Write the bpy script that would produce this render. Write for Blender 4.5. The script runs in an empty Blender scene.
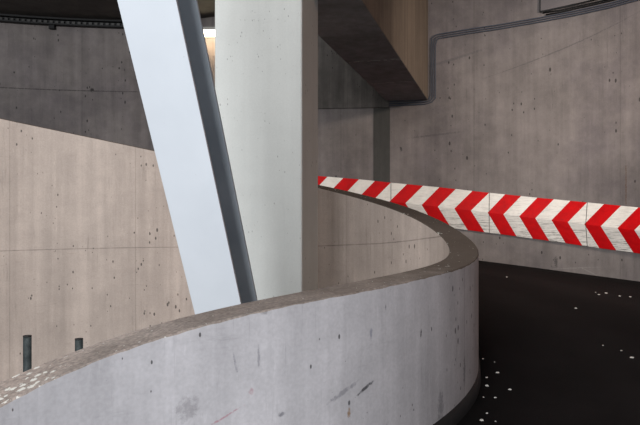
import bpy, bmesh, math, random
from mathutils import Vector, Matrix
random.seed(7)
sc = bpy.context.scene
col = sc.collection

# ------------------------------------------------------------------ camera
FPX = 616.2
cam_d = bpy.data.cameras.new('camera'); cam_d.sensor_width = 36.0; cam_d.lens = FPX * 36.0 / 640.0
cam_d.clip_start = 0.05; cam_d.clip_end = 200
cam = bpy.data.objects.new('camera', cam_d); col.objects.link(cam)
cam.location = (0, 0, 0); cam.rotation_euler = (math.pi / 2, 0, 0)
sc.camera = cam

# ------------------------------------------------------------------ world, lights, exposure
w = bpy.data.worlds.new('world'); sc.world = w; w.use_nodes = True
w.node_tree.nodes['Background'].inputs[0].default_value = (0.70, 0.80, 1.0, 1)
w.node_tree.nodes['Background'].inputs[1].default_value = 0.075

def area(name, loc, target, sx, sy, power, color, spread=180):
    l = bpy.data.lights.new(name, 'AREA'); l.shape = 'RECTANGLE'; l.size = sx; l.size_y = sy
    l.energy = power; l.color = color
    o = bpy.data.objects.new(name, l); col.objects.link(o); o.location = loc
    o.rotation_euler = (Vector(target) - Vector(loc)).to_track_quat('-Z', 'Y').to_euler()
    l.spread = math.radians(spread)
    return o
area('daylight_opening', (-4.8, -9.0, 2.8), (-1.2, 5.0, 0.2), 6.0, 5.0, 2600, (0.97, 0.985, 1.0))
area('daylight_near', (0.6, -3.0, 2.6), (-1.2, 2.0, -0.6), 2.0, 1.4, 120, (0.90, 0.95, 1.0))
area('daylight_shaft', (-2.6, 4.4, 6.5), (-2.6, 5.5, 0.0), 3.0, 3.0, 260, (1.0, 0.95, 0.90))
area('unseen_ramp_light', (5.2, 6.2, 3.1), (4.0, 10.8, 0.7), 1.4, 0.3, 120, (1.0, 0.86, 0.74), 125)
area('unseen_ramp_light', (4.8, 1.5, 3.7), (0.2, 5.6, 0.0), 1.2, 0.3, 22, (1.0, 0.52, 0.28), 120)  # unseen warm fill, added to tint the column side and parapet bend

sc.view_settings.view_transform = 'Standard'; sc.view_settings.look = 'None'
sc.view_settings.gamma = 1.0; sc.view_settings.exposure = -0.12
sc.view_settings.use_curve_mapping = False

# ------------------------------------------------------------------ helpers
def link(name, me, mats, parent=None):
    o = bpy.data.objects.new(name, me); col.objects.link(o)
    for m in (mats if isinstance(mats, (list, tuple)) else [mats]): me.materials.append(m)
    if parent is not None: o.parent = parent
    return o
def tag(o, label=None, cat=None, group=None, kind=None):
    if label: o['label'] = label
    if cat: o['category'] = cat
    if group: o['group'] = group
    if kind: o['kind'] = kind
    return o
def empty(name, loc, rot=(0, 0, 0)):
    o = bpy.data.objects.new(name, None); col.objects.link(o)
    o.location = loc; o.rotation_euler = rot; o.empty_display_size = 0.1
    return o
def finish(bm, name):
    bmesh.ops.recalc_face_normals(bm, faces=bm.faces)
    me = bpy.data.meshes.new(name); bm.to_mesh(me); bm.free(); return me
def box_bm(bm, x0, x1, y0, y1, z0, z1, mat=0):
    vs = [bm.verts.new((x, y, z)) for x in (x0, x1) for y in (y0, y1) for z in (z0, z1)]
    for f in ((0, 1, 3, 2), (4, 6, 7, 5), (0, 4, 5, 1), (2, 3, 7, 6), (0, 2, 6, 4), (1, 5, 7, 3)):
        fc = bm.faces.new([vs[i] for i in f]); fc.material_index = mat
    return vs
def spline(P, us):
    n = len(P); d = len(P[0])
    # tridiagonal solve for a natural cubic
    M = [[0.0] * d for _ in range(n)]
    cp = [0.0] * n; dp = [[0.0] * d for _ in range(n)]
    for i in range(1, n - 1):
        r = [6 * (P[i - 1][k] - 2 * P[i][k] + P[i + 1][k]) for k in range(d)]
        den = 4 - cp[i - 1]
        cp[i] = 1 / den
        dp[i] = [(r[k] - dp[i - 1][k]) / den for k in range(d)]
    for i in range(n - 2, 0, -1):
        M[i] = [dp[i][k] - cp[i] * M[i + 1][k] for k in range(d)]
    out = []
    for u in us:
        i = max(0, min(n - 2, int(math.floor(u)))); t = u - i
        out.append([(1 - t) * P[i][k] + t * P[i + 1][k] + ((1 - t) ** 3 - (1 - t)) * M[i][k] / 6 + (t ** 3 - t) * M[i + 1][k] / 6 for k in range(d)])
    return out
def arc(pts):
    s = [0.0]
    for a, b in zip(pts[:-1], pts[1:]): s.append(s[-1] + math.hypot(b[0] - a[0], b[1] - a[1]))
    return s
def lerp(a, b, t): return a + (b - a) * t
def interp(x, xs, ys):
    if x <= xs[0]: return ys[0]
    for i in range(1, len(xs)):
        if x <= xs[i]: return lerp(ys[i - 1], ys[i], (x - xs[i - 1]) / (xs[i] - xs[i - 1]))
    return ys[-1]

# ------------------------------------------------------------------ the plan of the spiral
PATH = [[-2.295, -0.901, -1.98], [-2.151, 0.733, -1.389], [-1.337, 2.308, -0.7], [-0.127, 3.094, -0.403], [0.745, 4.161, -0.353],
        [1.075, 5.239, -0.252], [0.839, 6.436, 0.007], [-0.077, 7.67, 0.326], [-1.577, 8.292, 0.693], [-3.232, 8.172, 1.038],
        [-4.75, 7.404, 1.34], [-5.836, 6.098, 1.648], [-6.319, 4.471, 1.954]]
NS = 481
US = [12.0 * i / (NS - 1) for i in range(NS)]
C = spline(PATH, US)
NRM = []
for i in range(NS):
    a = C[max(0, i - 1)]; b = C[min(NS - 1, i + 1)]
    dx, dy = b[0] - a[0], b[1] - a[1]; l = math.hypot(dx, dy); NRM.append((dy / l, -dx / l))
PH = 0.861; WELL_Z = -2.9
TH = [interp(u, [0, 3.2, 4.6, 5.8, 6.8, 8.0, 12], [.25, .245, .222, .235, .31, .33, .30]) for u in US]
INN = [(C[i][0], C[i][1], C[i][2]) for i in range(NS)]
OUTR = [(C[i][0] + TH[i] * NRM[i][0], C[i][1] + TH[i] * NRM[i][1], C[i][2]) for i in range(NS)]
# outer wall, with the height of its foot; knots matched to the knots of the inner path
WALL = [[4.9, -3.6, -2.2], [5.8, -0.8, -1.75], [6.35, 1.8, -1.5], [6.4, 4.2, -1.33], [6.25, 6.3, -1.22], [5.75, 8.35, -1.14],
        [4.45, 10.4, -1.04], [1.9, 11.45, -0.76], [-1.5, 11.75, -0.36], [-4.4, 11.65, 0.08], [-7.3, 10.8, 0.45], [-9.4, 9.0, 0.8], [-10.5, 6.5, 1.1]]
WL = spline(WALL, US)
WN = []
for i in range(NS):
    a = WL[max(0, i - 1)]; b = WL[min(NS - 1, i + 1)]
    dx, dy = b[0] - a[0], b[1] - a[1]; l = math.hypot(dx, dy); WN.append((-dy / l, dx / l))   # towards the well
WS = arc(WL)
def px_of(p): return 320 + FPX * p[0] / p[1]
def wall_s(px):                                   # arc length on the outer wall seen at image column px
    r = (px - 320) / FPX
    for i in range(NS - 1, 0, -1):
        a, b = WL[i], WL[i - 1]
        if a[1] < 3 or b[1] < 3: continue
        ra, rb = a[0] / a[1], b[0] / b[1]
        if (ra - r) * (rb - r) <= 0 and ra != rb:
            t = (r - ra) / (rb - ra); return WS[i] + (WS[i - 1] - WS[i]) * t
def wall_at(s):                                   # position, foot height and inward normal at arc length s
    for i in range(1, NS):
        if WS[i] >= s or i == NS - 1:
            t = (s - WS[i - 1]) / (WS[i] - WS[i - 1])
            p = [lerp(WL[i - 1][k], WL[i][k], t) for k in range(3)]
            n = (lerp(WN[i - 1][0], WN[i][0], t), lerp(WN[i - 1][1], WN[i][1], t)); return p, n
def wall_pt(px, py, off=0.0):                     # point standing `off` in front of the outer wall
    s = wall_s(px); p, n = wall_at(s)
    z = (212.5 - py) * p[1] / FPX
    return Vector((p[0] + off * n[0], p[1] + off * n[1], z * (p[1] + off * n[1]) / p[1]))

# ------------------------------------------------------------------ materials
def lin(c): return tuple(((x / 255) / 12.92 if x / 255 <= 0.04045 else ((x / 255 + 0.055) / 1.055) ** 2.4) for x in c)
class NT:
    def __init__(s, name, rough=0.8, spec=0.3, metal=0.0):
        s.m = bpy.data.materials.new(name); s.m.use_nodes = True; s.t = s.m.node_tree
        s.b = s.t.nodes['Principled BSDF']; s.b.inputs['Roughness'].default_value = rough
        s.b.inputs['Specular IOR Level'].default_value = spec; s.b.inputs['Metallic'].default_value = metal
        s.tc = s.t.nodes.new('ShaderNodeTexCoord')
    def n(s, t, **kw):
        x = s.t.nodes.new(t)
        for k, v in kw.items(): setattr(x, k, v)
        return x
    def l(s, a, b): s.t.links.new(a, b)
    def mapping(s, scale=(1, 1, 1), src='Object', loc=(0, 0, 0)):
        m = s.n('ShaderNodeMapping'); m.inputs['Scale'].default_value = scale; m.inputs['Location'].default_value = loc
        s.l(s.tc.outputs[src], m.inputs['Vector']); return m.outputs[0]
    def noise(s, vec, scale, detail=4, rough=0.55):
        x = s.n('ShaderNodeTexNoise'); x.inputs['Scale'].default_value = scale; x.inputs['Detail'].default_value = detail
        x.inputs['Roughness'].default_value = rough; s.l(vec, x.inputs['Vector']); return x.outputs['Fac']
    def rng(s, v, a, b, c, d, smooth=False):
        x = s.n('ShaderNodeMapRange'); x.clamp = True
        if smooth: x.interpolation_type = 'SMOOTHSTEP'
        s.l(v, x.inputs['Value'])
        for i, q in enumerate((a, b, c, d)): x.inputs[i + 1].default_value = q
        return x.outputs[0]
    def math(s, op, a, b=None):
        x = s.n('ShaderNodeMath', operation=op)
        for i, q in enumerate((a, b)):
            if q is None: continue
            if isinstance(q, (int, float)): x.inputs[i].default_value = q
            else: s.l(q, x.inputs[i])
        return x.outputs[0]
    def mix(s, fac, a, b, mode='MIX'):
        x = s.n('ShaderNodeMix', data_type='RGBA', blend_type=mode)
        if isinstance(fac, (int, float)): x.inputs[0].default_value = fac
        else: s.l(fac, x.inputs[0])
        for i, q in ((6, a), (7, b)):
            if isinstance(q, tuple): x.inputs[i].default_value = (*q[:3], 1)
            else: s.l(q, x.inputs[i])
        return x.outputs[2]
    def mul(s, c, v):
        x = s.n('ShaderNodeVectorMath', operation='SCALE'); s.l(c, x.inputs[0]); s.l(v, x.inputs['Scale']); return x.outputs[0]
    def bump(s, h, strength, dist=0.01):
        x = s.n('ShaderNodeBump'); x.inputs['Strength'].default_value = strength; x.inputs['Distance'].default_value = dist
        s.l(h, x.inputs['Height']); s.l(x.outputs[0], s.b.inputs['Normal'])
    def done(s, c):
        if isinstance(c, tuple): s.b.inputs['Base Color'].default_value = (*c[:3], 1)
        else: s.l(c, s.b.inputs['Base Color'])
        return s.m

def concrete(name, base, mott=0.16, streak=0.14, fine=0.06, holes=0.6, hole_scale=6.0, stain=None, joints=None, marks=None,
             rough=0.8, spec=0.3, loc=(0, 0, 0), bump=0.15, speck=None, along=None, scrape=.22):
    """mottled cast concrete. joints: list of ('u'|'v', pos, period or None, width, strength) in UV metres;
    marks: list of (u, v, half_len, half_wid, angle, colour, strength) in UV metres"""
    k = NT(name, rough, spec)
    o = k.mapping(loc=loc)
    big = k.noise(o, 0.9, 5, 0.6); mid = k.noise(o, 4.5, 5, 0.65); fn = k.noise(o, 60, 2)
    st = k.noise(k.mapping((7, 7, 0.35), loc=loc), 1.0, 4, 0.6)
    v = k.math('MULTIPLY', k.rng(big, 0.3, 0.7, 1 - mott, 1 + mott), k.rng(mid, 0.3, 0.7, 1 - mott * 0.55, 1 + mott * 0.55))
    v = k.math('MULTIPLY', v, k.rng(st, 0.3, 0.7, 1 - streak, 1 + streak))
    v = k.math('MULTIPLY', v, k.rng(fn, 0.3, 0.7, 1 - fine, 1 + fine))
    c = k.n('ShaderNodeRGB'); c.outputs[0].default_value = (*base, 1); c = c.outputs[0]
    if stain:                                     # a second tone in large blotches
        c = k.mix(k.rng(k.noise(k.mapping(loc=(3, 5, 1)), 0.55, 5, 0.7), 0.42, 0.66, 0, 0.8), c, stain)
    # fine scrapes and drips
    sc1 = k.rng(k.noise(k.mapping((26, 26, 1.6), loc=loc), 1.0, 4, .75), .58, .72, 0, 1)
    sc2 = k.rng(k.noise(k.mapping((2.0, 2.0, 22), loc=(4, 4, 4)), 1.0, 5, .8), .60, .74, 0, .8)
    sc3 = k.rng(k.noise(o, 1.3, 3), .40, .62, .15, 1)
    v = k.math('MULTIPLY', v, k.math('SUBTRACT', 1.0, k.math('MULTIPLY', k.math('MULTIPLY', k.math('MAXIMUM', sc1, sc2), sc3), scrape)))
    sc4 = k.rng(k.noise(k.mapping((18, 18, 3), loc=(9, 1, 4)), 1.0, 4, .8), .62, .74, 0, scrape * .6)
    v = k.math('MULTIPLY', v, k.math('ADD', 1.0, sc4))
    c = k.mul(c, v)
    # blow holes
    hole = None
    for hs, stre, g0, g1 in ((hole_scale * 1.7, .7, .02, .10), (hole_scale * 3.6, .5, .05, .21)):
        vo = k.n('ShaderNodeTexVoronoi'); vo.inputs['Scale'].default_value = hs; k.l(k.mapping((1, 1, stre), loc=(hs, 2, 1)), vo.inputs['Vector'])
        gate = k.rng(k.noise(o, 1.7, 3, .65), 0.42, 0.62, g0, g1)
        gate = k.math('MULTIPLY', gate, k.rng(vo.outputs['Color'], 0.30, 0.85, 0.0, 1.2))
        h_ = k.rng(k.math('SUBTRACT', vo.outputs['Distance'], gate), -.02, .01, 1, 0)
        hole = h_ if hole is None else k.math('MAXIMUM', hole, h_)
    c = k.mix(k.math('MULTIPLY', hole, holes), c, (0.012, 0.010, 0.010))
    uvx = None
    if joints or marks:
        sep = k.n('ShaderNodeSeparateXYZ'); k.l(k.tc.outputs['UV'], sep.inputs[0]); U, V = sep.outputs[0], sep.outputs[1]
        wob = k.rng(k.noise(o, 8, 3), 0.2, 0.8, 0.4, 1.3)
    for ax, pos, per, wd, sg in (joints or []):
        x = k.math('SUBTRACT', U if ax == 'u' else V, pos)
        if per: x = k.math('SUBTRACT', k.math('MODULO', k.math('ADD', x, per * 50.5), per), per * 0.5)
        f = k.rng(k.math('ABSOLUTE', x), wd * 0.4, wd, sg, 0)
        c = k.mix(k.math('MULTIPLY', f, wob), c, (0.03, 0.026, 0.024))
    for (mu, mv, hl, hw, an, mc, sg) in (marks or []):
        du = k.math('SUBTRACT', U, mu); dv = k.math('SUBTRACT', V, mv)
        ca, sa = math.cos(an), math.sin(an)
        a = k.math('DIVIDE', k.math('ADD', k.math('MULTIPLY', du, ca), k.math('MULTIPLY', dv, sa)), hl)
        b = k.math('DIVIDE', k.math('SUBTRACT', k.math('MULTIPLY', dv, ca), k.math('MULTIPLY', du, sa)), hw)
        r = k.math('ADD', k.math('MULTIPLY', a, a), k.math('MULTIPLY', b, b))
        r = k.math('ADD', r, k.rng(k.noise(o, 38, 4, 0.75), 0.3, 0.7, -1.0, 1.0))
        c = k.mix(k.rng(r, 0.1, 1.2, sg, 0), c, mc)
    if along:                                     # blend to another, darker tone along the length: (u0, u1, colour)
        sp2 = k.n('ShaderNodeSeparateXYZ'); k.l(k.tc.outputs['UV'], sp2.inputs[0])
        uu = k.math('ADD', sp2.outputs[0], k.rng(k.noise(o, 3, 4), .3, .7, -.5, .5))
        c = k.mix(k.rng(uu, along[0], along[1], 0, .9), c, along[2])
    if speck:                                     # scattered pale droppings: (density, colour)
        vo2 = k.n('ShaderNodeTexVoronoi'); vo2.inputs['Scale'].default_value = 26; k.l(k.mapping(loc=(1, 2, 3)), vo2.inputs['Vector'])
        g2 = k.rng(k.noise(o, 1.6, 3, 0.7), 0.5, 0.68, 0.0, speck[0])
        g2 = k.math('MAXIMUM', g2, k.rng(uu, 3.55, 3.95, speck[0] * 1.0, 0))
        g2 = k.math('MULTIPLY', g2, k.rng(vo2.outputs['Color'], 0.1, 0.9, 0.1, 1.6))
        g3 = k.math('ADD', vo2.outputs['Distance'], k.rng(k.noise(o, 60, 4, .7), 0.3, 0.7, -0.22, 0.22))
        c = k.mix(k.math('LESS_THAN', g3, g2), c, speck[1])
    h = k.math('SUBTRACT', k.math('ADD', k.math('MULTIPLY', mid, 0.5), k.math('MULTIPLY', fn, 0.15)), k.math('MULTIPLY', hole, 0.8))
    k.bump(h, bump, 0.012)
    return k.done(c)

# ------------------------------------------------------------------ swept walls
def strip(name, rows, mats, uvs=None, closed=False):
    """rows: list over the length of lists of points across; one mesh with a UV in metres"""
    bm = bmesh.new(); uvl = bm.loops.layers.uv.new('UVMap')
    V = [[bm.verts.new(p) for p in r] for r in rows]
    m = len(rows[0])
    for i in range(len(rows) - 1):
        for j in range(m - 1 + (1 if closed else 0)):
            j2 = (j + 1) % m
            f = bm.faces.new((V[i][j], V[i + 1][j], V[i + 1][j2], V[i][j2])); f.smooth = True
            f.material_index = mats[j] if mats else 0
            if uvs:
                for lp, (a, b) in zip(f.loops, ((i, j), (i + 1, j), (i + 1, j2), (i, j2))): lp[uvl].uv = uvs[a][b]
    if closed:
        bm.faces.new(V[0][::-1]); bm.faces.new(V[-1])
    return finish(bm, name)

OS = arc(OUTR); IS = arc(INN)
def para_uv(px, py, side, lo, hi):
    """UV of an image point on the parapet face"""
    pts = OUTR if side == 'out' else INN; S = OS if side == 'out' else IS
    r = (px - 320) / FPX
    for i in range(int(lo * 40), int(hi * 40)):
        a, b = pts[i], pts[i + 1]
        if a[1] < .3: continue
        ra, rb = a[0] / a[1], b[0] / b[1]
        if (ra - r) * (rb - r) <= 0:
            y = a[1]; z = (212.5 - py) * y / FPX
            return S[i], z - (a[2] if side == 'out' else 0)
    print('no uv', px, py); return 0, 0
def near(px, py): return para_uv(px, py, 'out', 1.2, 5.6)
scuffs = []
def sc_(px, py, hl, hw, an, c, s):
    u, v = near(px, py); scuffs.append((u, v, hl, hw, an, c, s))
K = (0.03, 0.03, 0.035)
sc_(368, 389, .065, .009, .35, K, .85); sc_(345, 394, .10, .012, .3, (.12, .12, .14), .5)
sc_(421, 336, .008, .028, -.2, K, .9); sc_(372, 335, .010, .03, 0, (.16, .17, .22), .6)
sc_(354, 404, .008, .014, 0, K, .8); sc_(354, 414, .011, .022, 0, (.22, .12, .04), .75)
sc_(235, 417, .08, .005, .25, (.32, .10, .14), .55); sc_(252, 394, .014, .014, 0, (.32, .12, .15), .5)
sc_(265, 360, .006, .05, 0, (.14, .14, .16), .5); sc_(236, 366, .006, .05, .2, (.14, .14, .16), .45)
sc_(440, 376, .07, .006, .6, (.5, .5, .5), .6); sc_(465, 372, .03, .10, 0, (.10, .10, .11), .55)
sc_(442, 408, .05, .10, 0, (.10, .10, .11), .5); sc_(426, 360, .01, .25, 0, (.45, .45, .47), .4)
sc_(387, 309, .008, .016, 0, K, .6); sc_(282, 416, .02, .012, 0, (.10, .10, .12), .7); sc_(270, 313, .03, .02, 0, (.12, .11, .11), .5)
sc_(188, 411, .05, .05, .5, (.16, .15, .16), .45)
M_out = concrete('parapet_outer_face', (0.43, 0.42, 0.44), mott=.15, streak=.13, holes=.8, hole_scale=6, scrape=.28, marks=scuffs,
                 joints=[('u', near(465, 330)[0], None, .006, .5)], rough=.7)
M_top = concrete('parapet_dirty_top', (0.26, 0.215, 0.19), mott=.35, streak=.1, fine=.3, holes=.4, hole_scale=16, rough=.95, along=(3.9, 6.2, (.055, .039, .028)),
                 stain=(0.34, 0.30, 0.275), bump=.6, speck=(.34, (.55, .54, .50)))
iu = [para_uv(p, 150, 'in', 7.5, 11.9)[0] for p in (134,)]
M_inn = concrete('well_face', (0.41, 0.345, 0.305), mott=.12, streak=.13, scrape=.3, holes=.75, hole_scale=5,
                 joints=[('v', 0.0, None, .008, .45), ('u', iu[0], 1.55, .007, .28)], rough=.75)

# parapet wall: inner face down into the well, dirty top, outer face down to the ramp
rows = []; uvs = []
JL = [(0.0, -.2), (5.1, -.20), (5.6, -.25), (6.3, -.345), (7.0, -.42), (8.0, -.465), (9.5, -.49), (12, -.5)]
jx = [a for a, b in JL]; jy = [b for a, b in JL]
for i in range(NS):
    n = NRM[i]; c = C[i]; s = IS[i]; zt = c[2]
    jz = interp(US[i], jx, jy)
    rag = 0.0025 * math.sin(i * 1.7) * math.sin(i * 0.61) + 0.0015 * math.sin(i * 0.23)
    def P(off, z): return (c[0] + off * n[0], c[1] + off * n[1], z)
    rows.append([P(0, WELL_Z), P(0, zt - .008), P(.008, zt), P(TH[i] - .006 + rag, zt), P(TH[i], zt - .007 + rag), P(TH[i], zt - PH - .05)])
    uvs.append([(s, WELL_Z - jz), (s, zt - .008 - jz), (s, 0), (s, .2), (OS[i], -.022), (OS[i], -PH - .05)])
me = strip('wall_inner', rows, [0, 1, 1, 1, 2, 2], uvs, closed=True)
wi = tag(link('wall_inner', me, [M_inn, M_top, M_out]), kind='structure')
for p in me.polygons: p.use_smooth = False
es = wi.modifiers.new('split', 'EDGE_SPLIT'); es.split_angle = math.radians(25)
for p in me.polygons: p.use_smooth = True

# black tar kerb at the parapet's foot on the ramp side
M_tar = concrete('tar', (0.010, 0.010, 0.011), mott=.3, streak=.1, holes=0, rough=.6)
rows = []
for i in range(0, NS):
    n = NRM[i]; c = C[i]; zb = c[2] - PH
    rows.append([(c[0] + o_ * n[0], c[1] + o_ * n[1], zb + z) for o_, z in ((TH[i] - .01, .0), (TH[i] + .008, .0), (TH[i] + .02, -.11), (TH[i] + .02, -.16), (TH[i] - .01, -.16))])
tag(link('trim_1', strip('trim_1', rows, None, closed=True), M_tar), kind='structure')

# ramp floor
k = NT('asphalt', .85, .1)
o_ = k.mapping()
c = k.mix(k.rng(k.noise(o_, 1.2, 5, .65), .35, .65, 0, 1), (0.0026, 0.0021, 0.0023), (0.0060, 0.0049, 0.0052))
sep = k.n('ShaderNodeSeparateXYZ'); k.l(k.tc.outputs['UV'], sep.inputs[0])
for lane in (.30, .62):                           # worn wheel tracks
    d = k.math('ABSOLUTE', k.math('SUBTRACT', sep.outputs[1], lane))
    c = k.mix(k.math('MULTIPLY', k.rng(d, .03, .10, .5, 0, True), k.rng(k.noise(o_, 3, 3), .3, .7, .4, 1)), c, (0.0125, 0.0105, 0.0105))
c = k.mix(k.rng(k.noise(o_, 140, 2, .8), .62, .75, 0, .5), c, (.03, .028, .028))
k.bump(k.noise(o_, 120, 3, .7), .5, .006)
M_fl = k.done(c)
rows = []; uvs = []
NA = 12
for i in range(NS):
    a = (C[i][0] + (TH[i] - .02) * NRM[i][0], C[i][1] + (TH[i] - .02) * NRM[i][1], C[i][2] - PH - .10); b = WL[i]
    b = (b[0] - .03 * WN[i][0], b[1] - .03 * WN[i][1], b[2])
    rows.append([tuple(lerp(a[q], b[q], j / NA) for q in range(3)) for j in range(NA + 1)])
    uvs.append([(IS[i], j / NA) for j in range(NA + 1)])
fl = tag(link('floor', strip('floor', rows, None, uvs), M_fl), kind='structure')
sm = fl.modifiers.new('thickness', 'SOLIDIFY'); sm.thickness = .3; sm.offset = -1
FLOOR_ROWS = rows

# well floor
bm = bmesh.new()
vs = [bm.verts.new((C[i][0], C[i][1], WELL_Z)) for i in range(0, NS, 8)]
bm.faces.new(vs)
M_wf = concrete('well_floor', (.16, .15, .14), mott=.2)
o = tag(link('floor_well', finish(bm, 'floor_well'), M_wf), kind='structure')
sm = o.modifiers.new('thickness', 'SOLIDIFY'); sm.thickness = .1; sm.offset = -1 if o.data.polygons[0].normal.z > 0 else 1

# ------------------------------------------------------------------ outer wall
def ceil_z(u): return interp(u, [0, 7.4, 8.4, 12], [4.0, 4.0, 3.66, 3.66])
def wall_uv(px, py):
    s = wall_s(px); p, n = wall_at(s); return s, (212.5 - py) * p[1] / FPX
wm = []
def wmk(px, py, *a):
    u, v = wall_uv(px, py); wm.append((u, v) + a)
wmk(626, 186, .013, .40, 0, (.10, .055, .03), .7); wmk(556, 262, .03, .10, 0, (.03, .03, .03), .6)
wmk(401, 149, .02, .05, -.3, (.03, .03, .03), .8)
wmk(435, 135, .5, .02, -.1, (.07, .065, .065), .5); wmk(450, 60, .7, .03, -.25, (.09, .085, .09), .45); wmk(560, 50, 1.4, .012, -.28, (.06, .055, .06), .45)
wmk(92, 90, .04, .04, 0, (.015, .013, .013), .9); wmk(420, 200, .8, .10, .05, (.07, .065, .065), .5)
wmk(60, 90, 2.6, .011, 0, (.03, .027, .025), .7)
wmk(575, 268, .5, .01, -.1, (.28, .26, .25), .5); wmk(590, 272, .15, .012, .4, (.28, .26, .25), .5)
M_wall = concrete('outer_wall_concrete', (0.178, 0.157, 0.150), mott=.20, streak=.14, holes=.75, hole_scale=3.6, marks=wm,
                  joints=[('u', wall_uv(474, 0)[0], 2.45, .012, .22)], stain=(.115, .100, .105))
rows = []; uvs = []
for i in range(NS):
    if US[i] < 3.2: continue
    p = WL[i]; n = WN[i]; zt = ceil_z(US[i]) + .05
    zs = [p[2] - .3, p[2] + .5, p[2] + 1.2, 2.2, 3.0, zt]
    rows.append([(p[0], p[1], z) for z in zs] + [(p[0] - .3 * n[0], p[1] - .3 * n[1], z) for z in (zt, p[2] - .3)])
    uvs.append([(WS[i], z) for z in zs] + [(WS[i] + .1, zt), (WS[i] + .1, p[2])])
wo = tag(link('wall_outer', strip('wall_outer', rows, None, uvs, closed=True), M_wall), kind='structure')
es = wo.modifiers.new('split', 'EDGE_SPLIT'); es.split_angle = math.radians(40)

# ceiling: the underside of the ramp above
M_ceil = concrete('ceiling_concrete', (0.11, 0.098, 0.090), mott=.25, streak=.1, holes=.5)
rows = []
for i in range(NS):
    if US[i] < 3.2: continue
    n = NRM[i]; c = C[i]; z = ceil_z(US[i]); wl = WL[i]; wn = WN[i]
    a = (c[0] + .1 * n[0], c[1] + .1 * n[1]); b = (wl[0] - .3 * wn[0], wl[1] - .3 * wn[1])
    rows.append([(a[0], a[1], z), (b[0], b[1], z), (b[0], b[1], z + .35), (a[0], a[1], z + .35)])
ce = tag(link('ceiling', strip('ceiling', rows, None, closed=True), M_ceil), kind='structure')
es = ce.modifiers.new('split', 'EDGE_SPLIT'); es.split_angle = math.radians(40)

# rough cast band on the outer wall beside the beam, with the dark pilaster below
def wall_block(name, px0, px1, z0, z1, off0, off1, mat, n=14):
    s0, s1 = wall_s(px0), wall_s(px1); rows = []; uvs = []
    for i in range(n + 1):
        s = lerp(s0, s1, i / n); p, nn = wall_at(s)
        A = (p[0] + off0 * nn[0], p[1] + off0 * nn[1]); B = (p[0] + off1 * nn[0], p[1] + off1 * nn[1])
        rows.append([(*A, z0), (*B, z0), (*B, z1), (*A, z1)]); uvs.append([(s, z0), (s, z0), (s, z1), (s, z1)])
    o = link(name, strip(name, rows, None, uvs, closed=True), mat)
    es = o.modifiers.new('split', 'EDGE_SPLIT'); es.split_angle = math.radians(40)
    return o
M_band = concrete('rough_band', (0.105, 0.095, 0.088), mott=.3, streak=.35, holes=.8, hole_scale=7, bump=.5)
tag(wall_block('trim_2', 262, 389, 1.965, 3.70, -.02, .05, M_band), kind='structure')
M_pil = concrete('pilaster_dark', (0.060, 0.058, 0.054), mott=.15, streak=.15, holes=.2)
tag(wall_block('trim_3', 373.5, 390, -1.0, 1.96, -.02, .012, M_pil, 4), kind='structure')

# ------------------------------------------------------------------ concrete beam
def oriented(name, bm, mats, parent=None): return link(name, finish(bm, name), mats, parent)
bang = math.atan2(-.296, 1.0)                     # the beam runs slightly to the right going away
beam = empty('concrete_beam', (0.0, 7.34, 2.085), (0, 0, bang))
M_beam = concrete('beam_concrete', (0.17, 0.135, 0.105), mott=.12, streak=.22, holes=.3, bump=.25)
M_soff = concrete('beam_soffit', (0.19, 0.19, 0.20), mott=.3, streak=.1, holes=.3)
bm = bmesh.new(); box_bm(bm, 0.0, .76, -1.5, 4.62, 0, 2.26)
for f in bm.faces:
    if f.calc_center_median().z < .01: f.material_index = 1
body = oriented('beam_body', bm, [M_beam, M_soff], beam)
bv = body.modifiers.new('bevel', 'BEVEL'); bv.width = .012; bv.segments = 2
M_lime = concrete('lime_seam', (0.30, 0.29, 0.28), mott=.5, fine=.4, holes=0)
for yy in (1.28, 2.75):
    bm = bmesh.new()
    for q in range(16):
        x0 = .01 + q * .0470; wv = .012 * math.sin(q * 1.3 + yy); h = .010 + .007 * random.random()
        if random.random() < .12: continue
        box_bm(bm, x0, x0 + .0473, yy + wv, yy + wv + h, -.004, .002)
    tag(oriented('lime_seam', bm, M_lime, beam), 'pale lime seam across the dark underside')
tag(beam, 'deep concrete ceiling beam running from the column to the outer wall, brown side and dark underside', 'beam')

# ------------------------------------------------------------------ concrete column
M_colm = concrete('column_concrete', (0.50, 0.515, 0.50), mott=.05, streak=.035, fine=.03, scrape=.08, holes=.45, hole_scale=8, bump=.1)
cwx = .845; cdp = .57
cm = empty('concrete_column', (-.162, 5.5, WELL_Z), (0, 0, math.atan2(-.262, 1)))
bm = bmesh.new(); box_bm(bm, -cwx, 0, 0, cdp, 0, 4.36 - WELL_Z + .2)
b = oriented('column_shaft', bm, M_colm, cm)
bv = b.modifiers.new('bevel', 'BEVEL'); bv.width = .014; bv.segments = 2
bm = bmesh.new(); box_bm(bm, -cwx - .12, .12, -.12, cdp + .12, 0, .18)
f_ = oriented('footing', bm, M_wf, cm)
bv = f_.modifiers.new('bevel', 'BEVEL'); bv.width = .014; bv.segments = 2
tag(cm, 'tall pale square concrete column standing in the well behind the leaning steel beam', 'column')

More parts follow.
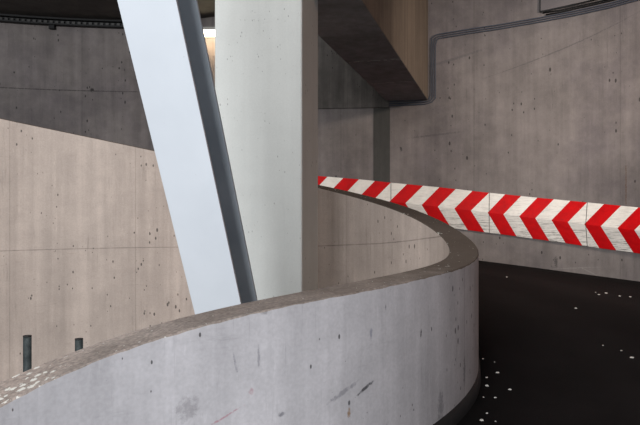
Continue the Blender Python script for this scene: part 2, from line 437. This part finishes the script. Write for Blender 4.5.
# ------------------------------------------------------------------ leaning steel H-beam
k = NT('white_steel_paint', .45, .4)
o_ = k.mapping()
c = k.mix(k.rng(k.noise(o_, 2.5, 4), .3, .7, 0, 1), (0.545, 0.58, 0.625), (0.585, 0.62, 0.665))
c = k.mix(k.rng(k.noise(o_, 45, 2, .8), .70, .76, 0, .35), c, (.30, .30, .32))
M_white = k.done(c)
k = NT('grey_steel_paint', .5, .4)
M_steel = k.done(k.mix(k.rng(k.noise(k.mapping(), 3, 4), .3, .7, 0, 1), (0.29, 0.325, 0.365), (0.35, 0.385, 0.425)))
pb = Vector((-.667, 4.0, -.62)); pt = Vector((-.925, 3.28, 1.13))
d = (pt - pb).normalized()
base = pb + d * ((WELL_Z + .03 - pb.z) / d.z); L = (4.6 - base.z) / d.z
zax = d
yaw = math.radians(-11.5)
xr = Vector((math.cos(yaw), math.sin(yaw), 0)); xr = (xr - d * xr.dot(d)).normalized(); yax = zax.cross(xr)
hb = empty('steel_beam', base); hb.rotation_euler = Matrix((xr, yax, zax)).transposed().to_euler()
FW = .334; T_ = .018; DP = .30
def plate(name, x0, x1, y0, y1, z0, z1, mat, lab=None):
    bm = bmesh.new(); box_bm(bm, x0, x1, y0, y1, z0, z1)
    o = oriented(name, bm, mat, hb); bv = o.modifiers.new('bevel', 'BEVEL'); bv.width = .003; bv.segments = 2
    if lab: o['label'] = lab
    return o
plate('flange', -FW / 2, FW / 2, 0, T_, .03, L, M_white, 'wide white front flange')
plate('flange', -FW / 2, FW / 2, DP - T_, DP, .03, L, M_steel, 'grey rear flange')
plate('web', -.008, .008, T_, DP - T_, .03, L, M_steel)
bm = bmesh.new(); box_bm(bm, -FW / 2 - .06, FW / 2 + .06, -.06, DP + .06, 0.0, .03)
oriented('base_plate', bm, M_steel, hb)
tag(hb, 'leaning painted steel H beam, white front flange and grey recessed side, in front of the column', 'steel beam')

# ------------------------------------------------------------------ red and white chevron boards on the outer wall
k = NT('red_paint', .6, .15); o_ = k.mapping()
c = k.mix(k.rng(k.noise(o_, 6, 5, .7), .35, .7, 0, .55), (0.60, 0.002, 0.004), (0.30, 0.003, 0.006))
c = k.mix(k.rng(k.noise(k.mapping((3, 3, 30)), 1.5, 4, .8), .64, .72, 0, .6), c, (.10, .02, .02))
M_red = k.done(c)
k = NT('white_paint', .45, .4); o_ = k.mapping()
sep = k.n('ShaderNodeSeparateXYZ'); k.l(k.tc.outputs['UV'], sep.inputs[0])
low = k.rng(sep.outputs[1], .0, .60, 1.0, .25)    # lower half is scraped by bumpers
scr = k.rng(k.noise(k.mapping((2.2, 2.2, 34)), 1.6, 5, .8), .50, .62, 0, 1)
right = k.rng(sep.outputs[0], 0, 1, .45, 1.0)
c = k.mix(k.rng(k.noise(o_, 5, 5, .7), .4, .75, 0, .45), (0.80, 0.77, 0.72), (0.50, 0.46, 0.42))
c = k.mix(k.math('MULTIPLY', k.math('MULTIPLY', scr, low), right), c, (.07, .065, .06))
M_wp = k.done(c)
M_edge = concrete('board_edge', (.10, .09, .085), mott=.3, holes=0)
def clip(poly, ax, val, sgn):
    out = []
    for i in range(len(poly)):
        p, q = poly[i], poly[(i + 1) % len(poly)]
        ip = (p[ax] - val) * sgn >= 0; iq = (q[ax] - val) * sgn >= 0
        if ip: out.append(p)
        if ip != iq:
            t = (val - p[ax]) / (q[ax] - p[ax]); out.append((lerp(p[0], q[0], t), lerp(p[1], q[1], t)))
    return out
SA = [wall_s(p) for p in (391, 489.5, 588)]       # the seams (arc length falls to the right)
SEAM = [SA[0] + (SA[0] - SA[1]) * 1.0] + SA + [SA[2] - (SA[1] - SA[2]) * 1.0, SA[2] - (SA[1] - SA[2]) * 2.0]
TOPL = [(300, 174.6), (318.5, 176), (359.4, 179.3), (400, 183.6), (441, 187.4), (490, 192.8), (540, 197.9), (589, 202.5), (640, 207.5), (700, 214), (760, 220)]
BOTL = [(300, 213), (400, 221.5), (480.7, 231.7), (515, 236), (549.5, 240.8), (599.6, 248), (640, 253.3), (700, 262), (760, 270)]
def board_pt(s, h, extra=0.0):
    p, n = wall_at(s); px = px_of(p)
    zt = (212.5 - interp(px, [a for a, b in TOPL], [b for a, b in TOPL])) * p[1] / FPX
    zb = (212.5 - interp(px, [a for a, b in BOTL], [b for a, b in BOTL])) * p[1] / FPX
    if px > 700: px = 700
    off = .035 + .075 * (1 - abs(h - .5) / .5) + extra
    kk = (p[1] + off * n[1]) / p[1]
    return (p[0] + off * n[0], p[1] + off * n[1], lerp(zb, zt, h) * kk)
names = ['leftmost red and white striped board on the outer wall, partly behind the column',
         'second red and white chevron board from the left, above the bend of the parapet top',
         'third chevron board from the left, heavily scraped, between two faint seams',
         'red and white chevron board at the right edge of the view']
for bi in range(4):
    a, b = SEAM[bi], SEAM[bi + 1]                 # a > b
    gap = .006
    W = a - b
    bm = bmesh.new(); uvl = bm.loops.layers.uv.new('UVMap')
    # the body, swept
    N = 12; R_ = []
    for i in range(N + 1):
        s = lerp(a - gap, b + gap, i / N); p, n = wall_at(s)
        t_, m_, b_ = board_pt(s, 1, -.002), board_pt(s, .5, -.002), board_pt(s, 0, -.002)
        R_.append([bm.verts.new(v) for v in (b_, m_, t_, (p[0] + .004 * n[0], p[1] + .004 * n[1], t_[2]), (p[0] + .004 * n[0], p[1] + .004 * n[1], b_[2]))])
    for i in range(N):
        for j in range(5):
            f = bm.faces.new((R_[i][j], R_[i + 1][j], R_[i + 1][(j + 1) % 5], R_[i][(j + 1) % 5])); f.material_index = 2
    for e in (R_[0], R_[-1]):
        f = bm.faces.new(e); f.material_index = 2
    nst = 6.0; st = 1.0                           # stripe unit = W/6
    for kk in range(-3, 9):
        mi = 0 if kk % 2 == 0 else 1
        for half in (0, 1):
            dx = 1.08 if half else .80
            for rr in range(3):
                h0, h1 = (.5 + rr / 6, .5 + (rr + 1) / 6) if half else (.5 - rr / 6, .5 - (rr + 1) / 6)
                q0 = abs(h0 - .5) * 2 * dx; q1 = abs(h1 - .5) * 2 * dx
                poly = [(kk - .09 + q0, h0), (kk + .91 + q0, h0), (kk + .91 + q1, h1), (kk - .09 + q1, h1)]
                poly = clip(poly, 0, 0.02, 1); 
                if len(poly) >= 3: poly = clip(poly, 0, 5.98, -1)
                if len(poly) < 3: continue
                vs = [bm.verts.new(board_pt(a - W * x / 6.0, h)) for x, h in poly]
                f = bm.faces.new(vs); f.material_index = mi
                for lp, (x, h) in zip(f.loops, poly): lp[uvl].uv = ((bi + x / 6) / 2.2, h)
    me = bpy.data.meshes.new('chevron_board'); bm.to_mesh(me); bm.free()
    o = link('chevron_board', me, [M_red, M_wp, M_edge])
    tag(o, names[bi], 'chevron board', 'red and white boards along the outer wall')

# ------------------------------------------------------------------ conduits on the outer wall
k = NT('conduit_grey', .5, .4); M_cond = k.done((0.050, 0.058, 0.080))
k = NT('dark_metal', .6, .3); M_dark = k.done((0.012, 0.012, 0.013))
def tube(bm, pts, r, seg=8):
    rings = []
    for i, p in enumerate(pts):
        t = (pts[min(len(pts) - 1, i + 1)] - pts[max(0, i - 1)]).normalized()
        up = Vector((0, 1, 0)) if abs(t.y) < .8 else Vector((0, 0, 1))
        a = t.cross(up).normalized(); b_ = t.cross(a).normalized()
        rings.append([bm.verts.new(p + a * r * math.cos(2 * math.pi * q / seg) + b_ * r * math.sin(2 * math.pi * q / seg)) for q in range(seg)])
    for i in range(len(rings) - 1):
        for q in range(seg):
            f = bm.faces.new((rings[i][q], rings[i + 1][q], rings[i + 1][(q + 1) % seg], rings[i][(q + 1) % seg])); f.smooth = True
    bm.faces.new(rings[0]); bm.faces.new(rings[-1][::-1])
LINE = [(439, 36.2), (455, 33.6), (470.6, 31), (500.7, 26.6), (520, 23.2), (540, 19.8), (576, 13), (610, 5.5), (634, -1), (690, -16)]
def conduit(kx, ky, off, lab):
    # kx, ky: the pipe's place in the bundle, in image pixels at the wall's distance
    pts = [(373 + kx, 104.4 - ky), (400, 103.2 - ky), (425, 101.8 - ky), (430.5 + kx * .8, 100.4 - ky * .7), (433.2 + kx, 96 - ky), (433.2 + kx, 70), (433.2 + kx, 45), (434.0 + kx, 40.5 - ky), (435.5 + kx * .6, 37.8 - ky)]
    pts += [(x, y - ky) for x, y in LINE]
    P3 = []
    for i in range(len(pts) - 1):
        for q in range(4 if abs(pts[i + 1][0] - pts[i][0]) > 12 else 1):
            t = q / (4 if abs(pts[i + 1][0] - pts[i][0]) > 12 else 1)
            P3.append(wall_pt(lerp(pts[i][0], pts[i + 1][0], t), lerp(pts[i][1], pts[i + 1][1], t), off))
    P3.append(wall_pt(pts[-1][0], pts[-1][1], off))
    bm = bmesh.new(); tube(bm, P3, .0105)
    o = oriented('conduit', bm, M_cond)
    tag(o, lab, 'conduit', 'thin conduits running along the outer wall')
conduit(-2.1, 2.1, .03, 'thin grey conduit, uppermost of the bundle bending round the beam end')
conduit(0, 0, .03, 'thin grey conduit, middle one of the bundle bending round the beam end')
conduit(2.1, -2.1, .03, 'thin grey conduit, lowest of the bundle bending round the beam end')
for kk, lab in ((0, 'short dark cable just above the conduits, below the wall panel at the upper right'), (1, 'dark cable hugging the lower edge of the wall panel at the upper right')):
    pts = [(546 - 3 * kk, 14.7 - 1.9 * kk), (560, 12.2 - 1.9 * kk), (576, 8.6 - 1.9 * kk), (600, 3.2 - 1.9 * kk), (640, -6.5 - 1.9 * kk), (690, -19 - 1.9 * kk)]
    bm = bmesh.new(); tube(bm, [wall_pt(x, y, .028) for x, y in pts], .012)
    tag(oriented('cable', bm, M_dark), lab, 'cable', 'dark cables under the wall panel')
# wall panel above them
k = NT('panel_grey', .6, .3); M_panel = k.done(k.mix(k.noise(k.mapping(), 3, 3), (.15, .135, .140), (.18, .162, .165)))
def panel_bm(pts, o0, o1):
    bm = bmesh.new()
    A = [bm.verts.new(wall_pt(x, y, o0)) for x, y in pts]; B = [bm.verts.new(wall_pt(x, y, o1)) for x, y in pts]
    bm.faces.new(A); bm.faces.new(B[::-1]); n = len(pts)
    for i in range(n): bm.faces.new((A[i], A[(i + 1) % n], B[(i + 1) % n], B[i]))
    return bm
wp = empty('wall_panel', wall_pt(560, 5, .0))
inv = Matrix.Translation(-wp.location)
bm = panel_bm([(541, 11), (570, 5.2), (596, -1), (640, -12), (640, -34), (541, -34)], .004, .03); bmesh.ops.transform(bm, matrix=inv, verts=bm.verts); oriented('cover', bm, M_panel, wp)
for seg in (((539.8, 11.4), (541, 11.4), (541, -34), (539.8, -34)), ((539.8, 12.5), (570, 6.5), (596, .3), (640, -10.6), (640, -12), (596, -1), (570, 5.2), (539.8, 11))):
    bm = panel_bm(seg, .004, .042); bmesh.ops.transform(bm, matrix=inv, verts=bm.verts); tag(oriented('frame', bm, M_dark, wp), 'dark edge of the panel')
tag(wp, 'flat grey panel with a dark edge high on the outer wall above the conduits', 'panel')

# ------------------------------------------------------------------ cable tray along the top of the far left wall
def tray_pt(px, z, off):
    s = wall_s(px); p, n = wall_at(s); return Vector((p[0] + off * n[0], p[1] + off * n[1], z))
tr = empty('cable_tray', tray_pt(60, 3.50, .0)); inv = Matrix.Translation(-tr.location)
pxs = [-60 + 10 * i for i in range(24)]
def swept_bar(z0, z1, o0, o1):
    bm = bmesh.new(); R_ = []
    for px in pxs:
        R_.append([bm.verts.new(tray_pt(px, z, o) - tr.location) for o, z in ((o0, z0), (o1, z0), (o1, z1), (o0, z1))])
    for i in range(len(R_) - 1):
        for j in range(4): bm.faces.new((R_[i][j], R_[i + 1][j], R_[i + 1][(j + 1) % 4], R_[i][(j + 1) % 4]))
    bm.faces.new(R_[0]); bm.faces.new(R_[-1][::-1]); return bm
oriented('rail', swept_bar(3.49, 3.515, .03, .14), M_dark, tr); oriented('rail', swept_bar(3.59, 3.62, .03, .14), M_dark, tr)
oriented('tray_back', swept_bar(3.50, 3.60, .004, .03), M_dark, tr)
k = NT('galvanised', .45, .5, .3); M_galv = k.done((.07, .068, .066))
for i in range(38):
    px = -50 + i * 5.6
    bm = bmesh.new()
    a, b_ = tray_pt(px, 3.53, .06) - tr.location, tray_pt(px + 3.0, 3.575, .075) - tr.location
    box_bm(bm, a.x, b_.x, min(a.y, b_.y) - .01, max(a.y, b_.y) + .005, a.z, b_.z)
    oriented('rung', bm, M_galv, tr)
bm = bmesh.new(); a = tray_pt(53, 3.42, .05) - tr.location; box_bm(bm, a.x - .05, a.x + .05, a.y - .05, a.y + .04, a.z, a.z + .08)
tag(oriented('hanger', bm, M_dark, tr), 'small dark bracket below the tray')
tag(tr, 'dark cable tray under the ceiling along the far left wall', 'cable tray')

# ------------------------------------------------------------------ lit lamp on the far wall
k = NT('lamp_tube', .4, .3); k.b.inputs['Emission Color'].default_value = (1.0, 0.88, 0.62, 1); k.b.inputs['Emission Strength'].default_value = 9.0
M_emit = k.done((.9, .88, .8))
k = NT('lamp_body', .5, .4); M_lb = k.done((.35, .34, .32))
lp_ = empty('ceiling_lamp', tray_pt(225, 3.37, .16))
bm = bmesh.new(); box_bm(bm, -.62, .62, -.05, .155, .06, .11); oriented('housing', bm, M_lb, lp_)
bm = bmesh.new(); tube(bm, [Vector((-.6 + .1 * i, -.0, .0)) for i in range(13)], .062, 14); oriented('lamp_tube', bm, M_emit, lp_)
for x in (-.61, .61):
    bm = bmesh.new(); box_bm(bm, x - .01, x + .01, -.065, .06, -.066, .062); oriented('end_cap', bm, M_lb, lp_)
tag(lp_, 'glowing tube lamp high on the far wall, seen between the leaning beam and the column', 'lamp')
L_ = bpy.data.lights.new('lamp_light', 'AREA'); L_.shape = 'RECTANGLE'; L_.size = 1.1; L_.size_y = .1; L_.energy = 14; L_.color = (1.0, .72, .42)
lo = bpy.data.objects.new('lamp_light', L_); col.objects.link(lo); lo.parent = lp_; lo.location = (0, -.1, -.08); lo.rotation_euler = (math.radians(25), 0, 0)

# ------------------------------------------------------------------ two steel posts standing in the well
k = NT('post_steel', .45, .4, .5); M_post = k.done(k.mix(k.rng(k.noise(k.mapping(), 25, 4, .7), .35, .65, 0, 1), (.022, .030, .031), (.065, .078, .08)))
def post(px, ytop, Y, lab):
    x = (px - 320) * Y / FPX; z = (212.5 - ytop) * Y / FPX
    t = empty('steel_post', (x, Y, WELL_Z))
    bm = bmesh.new(); tube(bm, [Vector((0, 0, .01)), Vector((0, 0, z - WELL_Z - .006))], .0235, 20); oriented('post_shaft', bm, M_post, t)
    bm = bmesh.new(); tube(bm, [Vector((0, 0, z - WELL_Z - .006)), Vector((0, 0, z - WELL_Z))], .0238, 20); oriented('post_cap', bm, M_dark, t)
    bm = bmesh.new(); tube(bm, [Vector((0, 0, 0)), Vector((0, 0, .012))], .07, 20); oriented('base_plate', bm, M_dark, t)
    tag(t, lab, 'post', 'grey steel posts in the well')
post(27.3, 335.5, 3.6, 'grey steel post behind the parapet, nearer the left edge, standing taller in view')
post(79.0, 338.5, 3.7, 'grey steel post with only its tip above the parapet, right of the taller post')

# ------------------------------------------------------------------ pale litter scraps on the ramp
def floor_hit(px, py):
    best = None
    dx = (px - 320) / FPX; dz = (212.5 - py) / FPX
    for i in range(100, NS - 1, 2):
        for r in FLOOR_ROWS[i:i + 1]:
            for j in range(NA):
                for t in (0, .25, .5, .75):
                    p = [lerp(r[j][q], r[j + 1][q], t) for q in range(3)]
                    if p[1] < 1: continue
                    e = (p[0] / p[1] - dx) ** 2 + (p[2] / p[1] - dz) ** 2
                    if best is None or e < best[0]: best = (e, Vector(p), i)
    y = best[1].y; i = best[2]
    r = FLOOR_ROWS[i]; r2 = FLOOR_ROWS[min(NS - 1, i + 4)]
    a = Vector(r[NA]) - Vector(r[0]); b_ = Vector(r2[6]) - Vector(r[6])
    return best[1], a.cross(b_).normalized() * (1 if a.cross(b_).z > 0 else -1)
M_scrap = NT('litter', .8, .3); M_scrap = M_scrap.done((.42, .40, .37))
SPECKS = [(500, 371, 1.3), (489, 377, 1), (487, 387, .9), (491, 387.5, 1.6), (508, 390, 1.2), (501, 400, 1), (489, 415, 1), (478, 419.5, 1.6), (482, 421.5, 1.1), (484, 357, .8),
          (494, 362, .7), (577, 309, 1.2), (507, 277, 1), (596, 292.5, .7), (600, 294, .9), (607, 294, 1.1), (618, 296, 1.0), (630, 296, 1), (631, 357, 1.4), (605, 344, .7), (623, 351, .7), (486, 397, .7), (497, 420, .6)]
for i, (px, py, sz) in enumerate(SPECKS):
    p, n = floor_hit(px, py); bm = bmesh.new(); m = 6; r = .0016 * p.y * sz
    top = []; bot = []
    for q in range(m):
        a = 2 * math.pi * q / m; rr = r * random.uniform(.6, 1.3)
        bot.append(bm.verts.new((rr * math.cos(a) * 1.5, rr * math.sin(a) * 1.2, 0))); top.append(bm.verts.new((rr * .7 * math.cos(a) * 1.5, rr * .7 * math.sin(a) * 1.2, r * .7)))
    for q in range(m): bm.faces.new((bot[q], bot[(q + 1) % m], top[(q + 1) % m], top[q]))
    bm.faces.new(top); bm.faces.new(bot[::-1])
    o = oriented('litter_scrap', bm, M_scrap); o.location = p; o.rotation_euler = n.to_track_quat('Z', 'Y').to_euler()
    zone = ('near the foot of the parapet', 'scraps near the parapet foot') if px < 520 and py > 350 else ('farther out on the dark ramp', 'scraps far out on the ramp')
    tag(o, 'tiny pale scrap of litter lying on the dark asphalt ' + zone[0], 'litter', zone[1])
